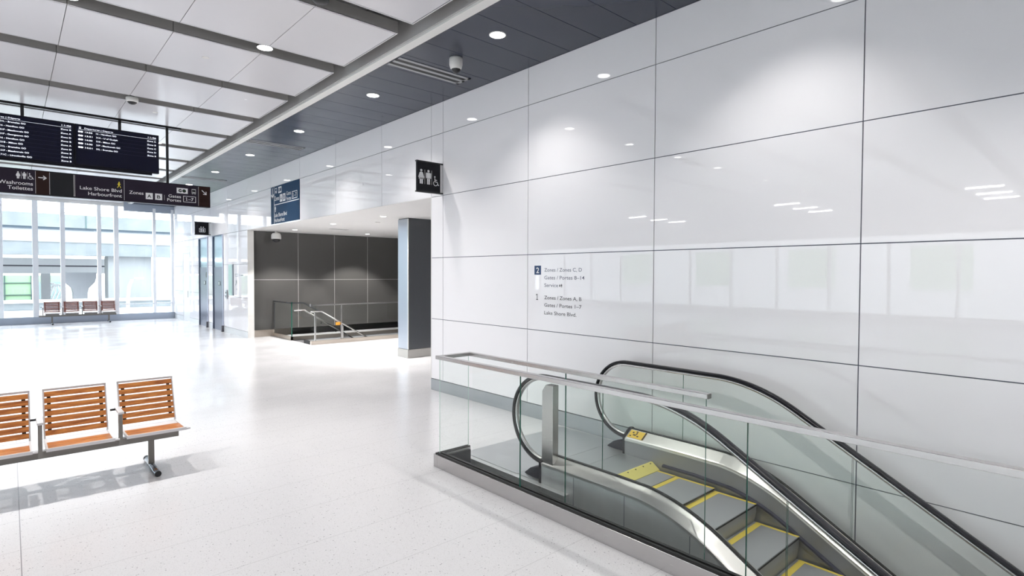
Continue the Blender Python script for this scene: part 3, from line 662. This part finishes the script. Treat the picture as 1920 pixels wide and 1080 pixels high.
g = thing('stair_guard', (6.2, 16.5, 0), 'short cornered glass guard between the dark wall and the stair entrance', 'guard rail')
m = MB(); m.box(5.895, 5.945, 15.82, 17.27, 0, .10); m.box(5.895, 9.5, 15.82, 15.87, 0, .10); m.build('base_rail', BEIGE, g)
m = MB(); m.box(5.90, 5.94, 15.83, 17.29, RT-.035, RT); m.prism([(5.90, 15.83, RT-.035), (6.25, 15.83, RT-.035), (8.6, 15.83, -.30), (8.6, 15.83, -.26), (6.25, 15.83, RT), (5.90, 15.83, RT)], (0, .04, 0)); m.build('top_rail', COLG, g)
m = MB(); m.box(5.914, 5.926, 15.86, 17.27, .10, RT-.035); m.build('glass_panel', GLASS, g)
m = MB(); m.prism([(5.95, 15.845, .1), (8.1, 15.845, -.2), (6.25, 15.845, RT-.04), (5.95, 15.845, RT-.04)], (0, .012, 0)); m.build('glass_panel', GLASS, g)
m = MB(); m.tube([(5.95, 15.77, .845), (6.25, 15.77, .84), (8.4, 15.77, -.47)], .021); m.build('handrail', STEEL, g)
m = MB(); m.box(5.905, 5.925, 15.825, 15.85, .1, RT+.01); m.build('green_edge', GREENE, g)
for x, z in ((6.1, .78), (6.75, .47), (7.2, .2)):
    m = MB(); m.tube([(x, 15.80, z-.04), (x, 15.77, z-.02), (x, 15.77, z+.04)], .010); m.build('rail_bracket', BLK, g)
m = MB(); m.tube([(5.92, 17.24, .25), (5.93, 17.24, 1.0)], .012); m.build('edge_post', COLG, g)

# ============================================================ escalator
YS0, RR, SL = 2.62, 1.5, math.radians(30)
def dz(y):
    d = YS0-y
    if d <= 0: return 0.
    if d <= RR*math.sin(SL): return -(RR-math.sqrt(RR*RR-d*d))
    return -RR*(1-math.cos(SL))-(d-RR*math.sin(SL))*math.tan(SL)
YB = -2.6
def ypath(y0, y1):
    n = []; y = y0
    while y > y1: n.append(y); y -= .06 if (YS0+.05 > y > YS0-.85) else .35
    n.append(y1); return n
esc = thing('escalator', (4.315, 2.0, 0), 'stainless and glass escalator going down beside the white wall', 'escalator')
YN = 3.54
for nm, sg, xo, xg, xi in (('near', 1, 3.56, 3.685, 3.815), ('far', -1, 5.075, 4.945, 4.815)):
    b = MB()
    def ring(y, prof): return [(x, y, z+dz(y)) for x, z in prof]
    prof = [(xo, .185), (xo+sg*.012, .19), (xg-sg*.02, .245), (xg+sg*.02, .245), (xi-sg*.01, .18), (xi, .172), (xi, .155), (xg, .20), (xo, .165)]
    b.loft([ring(y, prof) for y in ypath(YN, YB)], 0, True, True, False)
    b.build('deck_cover', DECK, esc, bevel=0)
    c = MB(); c.loft([ring(y, [(xg-.012, .243), (xg-.012, .256), (xg+.012, .256), (xg+.012, .243)]) for y in ypath(YN, YB)], 0, True, True, False); c.build('glass_channel', GASK, esc)
    c = MB(); c.loft([ring(y, [(xi, .155), (xi+sg*.004, .155), (xi+sg*.004, .145), (xi, .145)]) for y in ypath(YN, YB)], 0, True, True, False); c.build('skirt_strip', TRIM, esc)
    # inner skirt
    c = MB()
    for ya, yb in zip(ypath(YN, YB), ypath(YN, YB)[1:]):
        c.prism([(xi, ya, .156+dz(ya)), (xi, yb, .156+dz(yb)), (xi, yb, -.9+dz(yb)), (xi, ya, -.75+dz(ya))], (-sg*.02, 0, 0))
    c.build('skirt_panel', M('dark skirt panel %s' % nm, (.34, .34, .35), .35, .4), esc)
    # brush guard
    c = MB(); c.loft([[(xi-0*sg, y, z) if k in (0, 3) else (xi+sg*.028, y, z) for k, z in enumerate((.012+dz(y), .004+dz(y), -.014+dz(y), -.02+dz(y)))] for y in ypath(3.07, YB)], 0, True, True, False); c.build('skirt_brush', M('violet black brush %s' % nm, (.03, .03, .05), .5), esc)
    # outer cladding
    c = MB(); yy = ypath(YN, YB)
    for ya, yb in zip(yy, yy[1:]): c.prism([(xo+sg*.004, ya, .166+dz(ya)), (xo+sg*.004, yb, .166+dz(yb)), (xo+sg*.004, yb, -2.3+dz(yb)*.6), (xo+sg*.004, ya, -2.3+dz(ya)*.6)], (sg*.012, 0, 0))
    c.build('outer_cladding', STEELD, esc)
    c = MB()
    for y in (3.15, 2.62, 2.05, 1.5, .9, .3): c.box(xo+sg*.002, xo+sg*.006, y-.002, y+.002, -1.2, .16+dz(y-.01))
    c.build('cladding_joint', JOINT, esc)
    # newel front frame
    c = MB(); c.prism([(xo, YN, -.05 if sg > 0 else 0), (xo, YN, .195), (xg-sg*.02, YN, .262), (xg+sg*.02, YN, .262), (xi, YN, .19), (xi, YN, -.01)], (0, .028, 0)); c.build('newel_frame', RUB, esc)
    # handrail inlet
    c = MB(); x0, x1 = xg-.075, xg+.075
    c.loft([[(x0, YN+.028, 0), (x1, YN+.028, 0), (x1-.02, YN+.028, .085), (x0+.02, YN+.028, .085)], [(x0-.005, YN+.13, 0), (x1+.005, YN+.13, 0), (x1-.025, YN+.13, .098), (x0+.025, YN+.13, .098)], [(x0, YN+.22, 0), (x1, YN+.22, 0), (x1-.03, YN+.22, .07), (x0+.03, YN+.22, .07)], [(x0+.02, YN+.30, 0), (x1-.02, YN+.30, 0), (x1-.04, YN+.30, .008), (x0+.04, YN+.30, .008)]], 0, True, True, False)
    c.build('handrail_inlet', INLET, esc, bevel=.006)
    # handrail path (centre line)
    HC = (3.615, .548); hr = .405
    pts = []
    a = math.radians(-108)
    while a < math.radians(90): pts.append((xg, HC[0]+hr*1.02*math.cos(a), HC[1]+hr*math.sin(a))); a += math.radians(6)
    pts += [(xg, y, HC[1]+hr+dz(y)) for y in ypath(3.60, YB)]
    # rubber profile
    h = MB(); rings = []
    P_ = [Vector(q) for q in pts]
    for i, q in enumerate(P_):
        tt = (P_[min(i+1, len(P_)-1)]-P_[max(i-1, 0)]).normalized(); nr = Vector((1, 0, 0)).cross(tt); nr.normalize()
        if i == 0: s0 = nr
        if nr.dot(Vector((0, q.y-HC[0], q.z-HC[1]))) < 0 and i < 30: nr = -nr
        if i >= 30 and nr.z < 0: nr = -nr
        rings.append([q+Vector((1, 0, 0))*u+nr*v for u, v in ((-.035, -.008), (-.030, .010), (-.016, .016), (.016, .016), (.030, .010), (.035, -.008), (.026, -.013), (-.026, -.013))])
    h.loft(rings, 0, True, True, True); h.build('handrail', RUB, esc)
    h = MB(); rings = []
    for i, q in enumerate(P_):
        tt = (P_[min(i+1, len(P_)-1)]-P_[max(i-1, 0)]).normalized(); nr = Vector((1, 0, 0)).cross(tt); nr.normalize()
        if nr.dot(Vector((0, q.y-HC[0], q.z-HC[1]))) < 0 and i < 30: nr = -nr
        if i >= 30 and nr.z < 0: nr = -nr
        rings.append([q+Vector((1, 0, 0))*u+nr*v for u, v in ((-.020, -.015), (.020, -.015), (.014, -.040), (-.014, -.040))])
    h.loft(rings, 0, True, True, True); h.build('handrail_guide', STEEL, esc)
    # balustrade glass
    def top(y): return HC[1]+hr-.035+dz(y)
    cuts = [None, 2.94, 1.435, -.07, -1.57, YB]
    for k in range(1, len(cuts)):
        y1 = cuts[k]
        if k == 1:
            poly = [(xg-.006, HC[0]+(hr-.03)*math.cos(a_), HC[1]+(hr-.03)*math.sin(a_)) for a_ in [math.radians(q) for q in range(-104, 91, 8)]]
            poly = [q for q in poly if q[2] > .25 or q[1] > 3.56]
            poly += [(xg-.006, y, top(y)) for y in (3.4, 3.2)]+[(xg-.006, y1+.004, top(y1)), (xg-.006, y1+.004, .25+dz(y1)), (xg-.006, 3.53, .25)]
        else:
            y0 = cuts[k-1]; seq = [y for y in ypath(y0-.004, y1+.004)]
            poly = [(xg-.006, y, top(y)) for y in seq]+[(xg-.006, y, .25+dz(y)) for y in seq[::-1]]
        gm = MB(); gm.prism(poly, (.012, 0, 0), 0, 1 if k > 1 else 0)
        # only seams show a dark edge
        if k > 1:
            n = len(poly)
            base = 2
            for i in range(n):
                j = (i+1) % n
                if abs(poly[i][1]-poly[j][1]) > .01: gm.m[base+i] = 0
        gm.build('balustrade_glass', [BGLASS, GREENE], esc)
# landing plate, comb, steps
m = MB(); m.box(3.56, 5.08, 3.862, 4.70, .001, .006); m.box(3.565, 5.07, 3.568, 3.858, .001, .006); m.box(3.83, 4.80, 3.205, 3.564, .001, .006); m.build('landing_plate', PLATE, esc)
m = MB(); m.box(3.5, 5.12, 3.2, 4.50, -.30, .0005); m.build('landing_slab', STEELD, esc)
m = MB(); m.prism([(3.825, 3.205, .008), (3.825, 3.20, -.02), (3.825, 3.105, -.065), (3.825, 3.105, -.052), (3.825, 3.19, .008)], (.98, 0, 0)); m.build('comb_plate', YELC, esc, label='yellow comb plate')
m = MB()
for k in range(8): m.cyl((3.88+.125*k, 3.178, .0015), (0, -.25, 1), .007, .003, n=10)
m.build('comb_screw', BLK, esc)
edges = [(2.912, -.058), (2.507, -.060), (2.121, -.085), (1.765, -.245), (1.414, -.438), (1.064, -.640), (.714, -.842), (.364, -1.044), (.014, -1.246), (-.336, -1.448), (-.686, -1.65), (-1.036, -1.852)]
prev = 3.11
for k, (ye, z) in enumerate(edges):
    m = MB(); xa, xb = 3.845, 4.79
    yb_ = prev+.02 if k else prev
    m.box(xa, xb, ye, yb_, z-.02, z)
    nxt = edges[k+1][1] if k+1 < len(edges) else z-.2
    # curved riser
    m.loft([[(xa, ye+.002+.03*q*q, z-.012-(z-nxt+.02)*q), (xb, ye+.002+.03*q*q, z-.012-(z-nxt+.02)*q), (xb, ye+.02+.03*q*q, z-.012-(z-nxt+.02)*q), (xa, ye+.02+.03*q*q, z-.012-(z-nxt+.02)*q)] for q in (0, .33, .66, 1)], 0, True, True, False)
    st = m.build('step', TREAD, esc)
    yl = MB(); yl.box(xb-.028, xb, ye+.002, prev, z, z+.0015); yl.box(xa, xa+.028, ye+.002, prev, z, z+.0015)
    if k: yl.box(xa, xb, prev-.052, prev-.002, z, z+.0016)
    yl.build('yellow_edging', YEL, st)
    n = 62; c = MB()
    for j in range(n):
        x = xa+.02+(xb-xa-.04)*j/(n-1); c.box(x-.0035, x+.0035, ye-.005, ye+.006, z-.012, z+.001)
    c.build('edge_teeth', GASK, st)
    prev = ye
m = MB(); m.prism([(3.85, 3.1, -.5), (3.85, -2.6, -3.6), (3.85, -2.6, -3.7), (3.85, 3.1, -.6)], (.93, 0, 0)); m.build('truss_floor', COLG, esc)
# caution label on the far newel deck
lb = Face((0, 0, 0), (1, 0, 0), (0, 1, 0), (0, 0, 1), .0015)
def deckpt(x, y):    # on the sloped inner deck of the far balustrade
    t_ = (x-4.825)/(4.925-4.825); return (x, y, .181+t_*.064)
lab_ = MB(); lab_.prism([deckpt(4.832, 3.525), deckpt(4.918, 3.525), deckpt(4.918, 3.33), deckpt(4.832, 3.33)], (-.001, 0, .002)); lab_.build('caution_label', M('yellow label', (.85, .55, .06), .4), esc, label='yellow caution label')
lab_ = MB()
for (x, y, a, b) in ((4.845, 3.505, .010, .02), (4.86, 3.47, .012, .035), (4.885, 3.49, .012, .02), (4.875, 3.44, .02, .012), (4.90, 3.45, .010, .022), (4.85, 3.42, .012, .02)):
    lab_.prism([Vector(deckpt(x, y))+Vector((-.002, 0, .004)), Vector(deckpt(x+a, y))+Vector((-.002, 0, .004)), Vector(deckpt(x+a, y-b))+Vector((-.002, 0, .004)), Vector(deckpt(x, y-b))+Vector((-.002, 0, .004))], (0, 0, .001))
lab_.prism([Vector(deckpt(4.832, 3.345))+Vector((-.002, 0, .004)), Vector(deckpt(4.918, 3.345))+Vector((-.002, 0, .004)), Vector(deckpt(4.918, 3.33))+Vector((-.002, 0, .004)), Vector(deckpt(4.832, 3.33))+Vector((-.002, 0, .004))], (0, 0, .001))
lab_.build('label_print', BLK, esc)
m = MB(); m.prism([(3.575, 3.41, .19), (3.575, 3.545, .19), (3.575, 3.545, .845), (3.575, 3.50, .905), (3.575, 3.41, .905)], (.075, 0, 0)); m.build('steel_post', STEEL, esc, bevel=.003)
m = MB(); m.cyl((3.562, 2.35, -.13), (-1, 0, 0), .018, .006, n=14); m.build('lock', BLK, esc)

# ============================================================ guard around the escalator well
g = thing('glass_guard', (3.12, 2.0, 0), 'U shaped clear glass guard with steel top rail around the escalator well', 'guard rail')
m = MB(); m.box(3.085, 3.16, -5.5, 4.50, 0, .125); m.box(3.085, 3.50, 4.50, 4.56, 0, .125); m.build('curb', STEEL, g, bevel=.002)
m = MB(); m.box(3.100, 3.118, -5.5, 4.50, .125, .138); m.box(3.132, 3.158, -5.5, 4.50, .125, .142); m.box(3.10, 3.50, 4.505, 4.52, .125, .135); m.box(3.10, 3.50, 4.534, 4.55, .125, .135); m.build('gasket', GASK, g)
XO, XI2 = 3.125, 3.50; ZR = 1.062
def gpanel(pts, d, edges_dark, pale=False): 
    gm = MB(); gm.prism(pts, d, 0, 0)
    for e in edges_dark: gm.m[2+e] = 1
    gm.build('glass_panel', [GLASS, GREENE if not pale else PALEE], g)
for a, b in ((4.505, 3.352), (3.349, 1.443), (1.440, -.48), (-.483, -2.4), (-2.403, -4.3)):
    gpanel([(XO-.006, a, .10), (XO-.006, b, .10), (XO-.006, b, ZR), (XO-.006, a, ZR)], (.012, 0, 0), [1, 3] if a < 4 else [1])
gpanel([(XO+.01, 4.520, .10), (XI2-.01, 4.520, .10), (XI2-.01, 4.520, ZR), (XO+.01, 4.520, ZR)], (0, .012, 0), [1, 3], True)
for a, b in ((4.46, 3.1835), (3.1805, 1.90)):
    gpanel([(XI2-.012, a, -.30), (XI2-.012, b, -.30), (XI2-.012, b, ZR), (XI2-.012, a, ZR)], (.012, 0, 0), [1, 3] if a < 4 else [1])
m = MB(); m.box(3.095, 3.150, -5.5, 4.495, ZR, ZR+.035); m.box(3.095, 3.525, 4.495, 4.545, ZR, ZR+.035); m.box(3.475, 3.525, 1.885, 4.495, ZR, ZR+.035); m.build('top_rail', STEEL, g, bevel=.003)
m = MB(); m.box(3.477, 3.523, 1.879, 1.886, ZR+.001, ZR+.034); m.build('rail_end_cap', M('dark cap', (.2, .2, .19), .4, .6), g)
m = MB(); m.box(3.16, 3.49, 4.485, 4.50, -.28, .10); m.build('end_plate', COLG, g)

# ============================================================ benches
def make_bench(ox, oy, label, WOOD=WOOD):
    b = thing('bench', (ox+.1, oy+6.35, 0), label, 'bench', 'slatted waiting benches')
    m = MB(); m.box(ox-1.05, ox+1.235, oy+6.315, oy+6.385, .272, .335); m.build('beam', BEAMM, b, bevel=.003)
    for lx in (1.005, -.68):
        l = MB(); l.box(ox+lx-.024, ox+lx+.024, oy+6.335, oy+6.365, .03, .275); lo = l.build('leg', BEAMM, b)
        l = MB(); l.tube([(ox+lx, oy+6.03, .026), (ox+lx, oy+6.60, .026)], .026, n=14); l.build('foot_tube', FOOTM, lo)
        l = MB(); l.cyl((ox+lx, oy+6.035, .026), (0, -1, 0), .0275, .022, n=14); l.cyl((ox+lx, oy+6.595, .026), (0, 1, 0), .0275, .022, n=14); l.build('end_cap', BLK, lo)
    for k in range(4):
        x0 = ox+.768-.5585*k; x1 = x0+.472
        def bp(t): return (oy+6.47+.165*t, .405+.413*t)      # back: t 0..1
        s = MB()
        # back frame
        ya, za = bp(0); yb, zb_ = bp(1)
        for xa, xb in ((x0, x0+.014), (x1-.014, x1)):
            s.prism([(xa, ya-.012, za), (xa, ya+.012, za), (xa, yb+.012, zb_), (xa, yb-.012, zb_)], (xb-xa, 0, 0))
        s.box(x0, x1, yb-.014, yb+.014, zb_-.006, zb_+.012)
        # seat frame
        for xa, xb in ((x0, x0+.014), (x1-.014, x1)):
            s.prism([(xa, oy+6.02, .400), (xa, oy+6.02, .424), (xa, ya+.012, .408), (xa, ya+.012, .380)], (xb-xa, 0, 0))
        s.box(x0, x1, oy+6.012, oy+6.034, .398, .424)
        s.box(x0+.014, x1-.014, oy+6.30, oy+6.47, .392, .406)
        q = MB(); q.box(x0+.04, x1-.04, oy+6.2, oy+6.44, .335, .392); brk = q
        s.box(x1-.014, x1+.035, oy+6.02, oy+6.05, .400, .412)
        so = s.build('seat', BENCHM, b); brk.build('seat_bracket', BEAMM, so)
        for i in range(7):
            c0 = .07+i*.1325; (y0, z0), (y1, z1) = bp(c0), bp(c0+.100)
            q = MB(); q.prism([(x0+.012, y0-.022, z0), (x0+.012, y0-.004, z0), (x0+.012, y1-.004, z1), (x0+.012, y1-.022, z1)], (x1-x0-.024, 0, 0)); q.build('back_slat', WOOD, so)
        for xa in (x0+.03, x1-.058):
            (y0, z0), (y1, z1) = bp(.09), bp(.94)
            q = MB(); q.prism([(xa, y0-.010, z0), (xa, y0+.002, z0), (xa, y1+.002, z1), (xa, y1-.010, z1)], (.028, 0, 0)); q.build('slat_bar', BLK, so)
        for i in range(3):
            q = MB(); y0 = oy+6.040+.083*i; q.prism([(x0+.014, y0, .418-.0015*i), (x0+.014, y0+.081, .416-.0015*i), (x0+.014, y0+.081, .400), (x0+.014, y0, .400)], (x1-x0-.028, 0, 0)); q.build('seat_slat', WOOD, so)
        q = MB(); q.box(x0-.048, x0-.020, oy+6.10, oy+6.155, .33, .625); q.build('arm_post', BEAMM, so)
        q = MB(); q.box(x0-.056, x0-.012, oy+6.05, oy+6.33, .622, .642); q.build('armrest', BENCHM, so, bevel=.004)
        q = MB(); q.tube([(x0-.05, oy+6.26, .632), (x0-.095, oy+6.26, .632)], .010, n=8); q.build('arm_bolt', BLK, so)
    return b
make_bench(0, 0, 'near bench with orange slatted wooden seats standing in the hall')
make_bench(1.82, 19.85, 'far bench with maroon slatted seats standing at the window wall', noise_rough(M('maroon wood', (.2, .04, .02), .45), 9, .4, .5, (1, 6, 6), 0, ((.15, .030, .018), (.27, .06, .03))))  # slats darker and redder than those of the near bench

# ============================================================ outside
m = MB(); m.box(-60, 60, 26.9, 120, -6.2, -6); S(m.build('ground', ASPH), 'pale ground outside below the window', 'ground')
o = thing('elevated_road', (0, 44, -6), 'big pale concrete elevated road outside the far window', 'bridge')
m = MB(); m.box(-40, 30, 40, 40.3, 4.40, 5.14); m.build('parapet', CONC, o)
for x in (3.3, -1.9, 8.5):
    m = MB(); m.box(x-.03, x+.03, 39.98, 40.05, 4.4, 5.14); m.build('parapet_joint', FRM, o)
m = MB(); m.box(-40, 30, 40.08, 52, 4.28, 4.40, 0); m.build('deck', M('dark joint line', (.05, .07, .09), .8), o)
m = MB(); m.box(-40, 30, 40.15, 41.2, 3.58, 4.30); m.build('girder', M('mid concrete', (.23, .24, .26), .8), o)
m = MB(); m.box(-40, 30, 40.2, 41.2, 2.85, 3.58); m.build('lower_girder', CONC, o)
m = MB()
for z in (5.24, 5.46): m.box(-40, 30, 40.12, 40.16, z-.015, z+.015)
m.build('railing', M('grey railing', (.2, .22, .24), .5), o)
for k in range(-8, 10):
    m = MB(); m.box(3.1+3.9*k-.12, 3.1+3.9*k+.12, 40.1, 40.3, 5.1, 5.55); m.build('rail_post', CONL, o)
for x in (5.5, -14):
    m = MB(); m.box(x-1.1, x+1.1, 40.9, 42.6, -6, 2.87, 0); m.build('pier', CONP, o)
o = thing('lower_ramp', (0, 52, -6), 'lower white concrete ramp under the elevated road', 'bridge')
m = MB(); m.box(-40, 5.2, 50, 50.3, 2.38, 2.86); m.build('parapet', CONW, o)
m = MB(); m.box(-40, 5.2, 50.1, 58, 2.28, 2.38); m.build('deck', M('dark line lower', (.10, .10, .12), .8), o)
m = MB(); m.box(-40, 5.2, 50.3, 52, 1.80, 2.3); m.build('girder', CONW, o)
for x, wd in ((1.9, .25), (-4, .3)):
    m = MB(); m.box(x-wd, x+wd, 50.6, 51.4, -6, 1.85); m.build('support_post', CONL, o)
o = thing('added_daylight_block', (-26, 8, -6), 'plain concrete block added outside the left windows to cut daylight, not in the picture', 'building')  # unseen block added to cut daylight and reflections from the left windows
m = MB(); m.box(-28, -24, -30, 34, -6, 9, 0); m.build('facade', M('pale added facade', (.62, .62, .63), .8), o)
m = MB()
for k in range(9): m.box(-24.0, -23.98, -25+6*k, -22.5+6*k, 1.2, 3.4)
m.build('added_window_band', GRNB, o)
o = thing('flared_column', (3.3, 44.5, -6), 'pale concrete column with a flared cap outside the far window', 'column')
m = MB(); m.loft([[(3.32-wd, 44, z), (3.32+wd, 44, z), (3.32+wd, 45.2, z), (3.32-wd, 45.2, z)] for wd, z in ((.34, -6), (.36, .6), (.42, .9), (.72, 1.25), (.80, 1.55), (.80, 1.88))], 0, True, True, False); m.build('shaft', M('column concrete', (.42, .43, .46), .8), o)
o = thing('green_building', (-4, 68, -6), 'pale green glass building beyond the roads', 'building')
m = MB(); m.box(-25, 1.45, 65, 72, -6, 1.60); m.build('facade', GRNB, o)
m = MB()
for x in [1.45-1.75*k for k in range(12)]: m.box(x-.04, x+.04, 64.9, 65, -1.2, 1.6)
for z in (-.1, .95): m.box(-25, 1.45, 64.88, 65, z-.03, z+.03)
m.build('facade_frame', FRM, o)
o = thing('teal_building', (2.7, 66, -6), 'dark teal building block between the window frames', 'building')
m = MB(); m.box(1.75, 3.5, 65, 70, -6, 1.0, 0); m.build('lower_block', TEAL, o)
m = MB(); m.box(1.75, 3.5, 65.2, 70, 1.0, 1.6, 0); m.build('upper_window', GRNB, o)
o = thing('road_barrier', (0, 35, -.2), 'low white and grey road barrier just outside the window', 'barrier')
m = MB(); m.box(-30, 20, 35, 35.4, .42, .56); m.build('coping', CONW, o)
m = MB(); m.box(-30, 20, 35.1, 35.4, .06, .42); m.build('grey_face', CONC, o)
m = MB(); m.box(-30, 20, 35.0, 35.4, -.35, .06); m.build('base', CONW, o)
m = MB(); m.box(-30, 20, 35.0, 38.5, -6, -.35); m.build('retaining_wall', CONW, o)
o = thing('street_lamp', (4.35, 33, -6), 'slim white curved street lamp outside the window', 'street lamp')
m = MB(); m.tube([(4.30, 33, -6), (4.33, 33, .6), (4.38, 33, 1.2), (4.50, 33, 1.52), (4.72, 33, 1.62)], .07, n=10); m.build('pole', CONW, o)
m = MB(); m.box(4.62, 4.98, 32.9, 33.1, 1.58, 1.66); m.build('lamp_head', CONW, o)
o = thing('pipe_sculpture', (3.0, 58, -6), 'tangle of pale bent tubes standing before the teal building', 'sculpture')
for k in range(5):
    m = MB(); a = 1.7+.28*k; m.tube([(a, 58, -1.0), (a+.5, 58.2, .0+.15*k), (a+.9-.2*k, 58, .9), (a+.3, 57.9, 1.2-.1*k)], .06, n=8); m.build('tube', CONW, o)
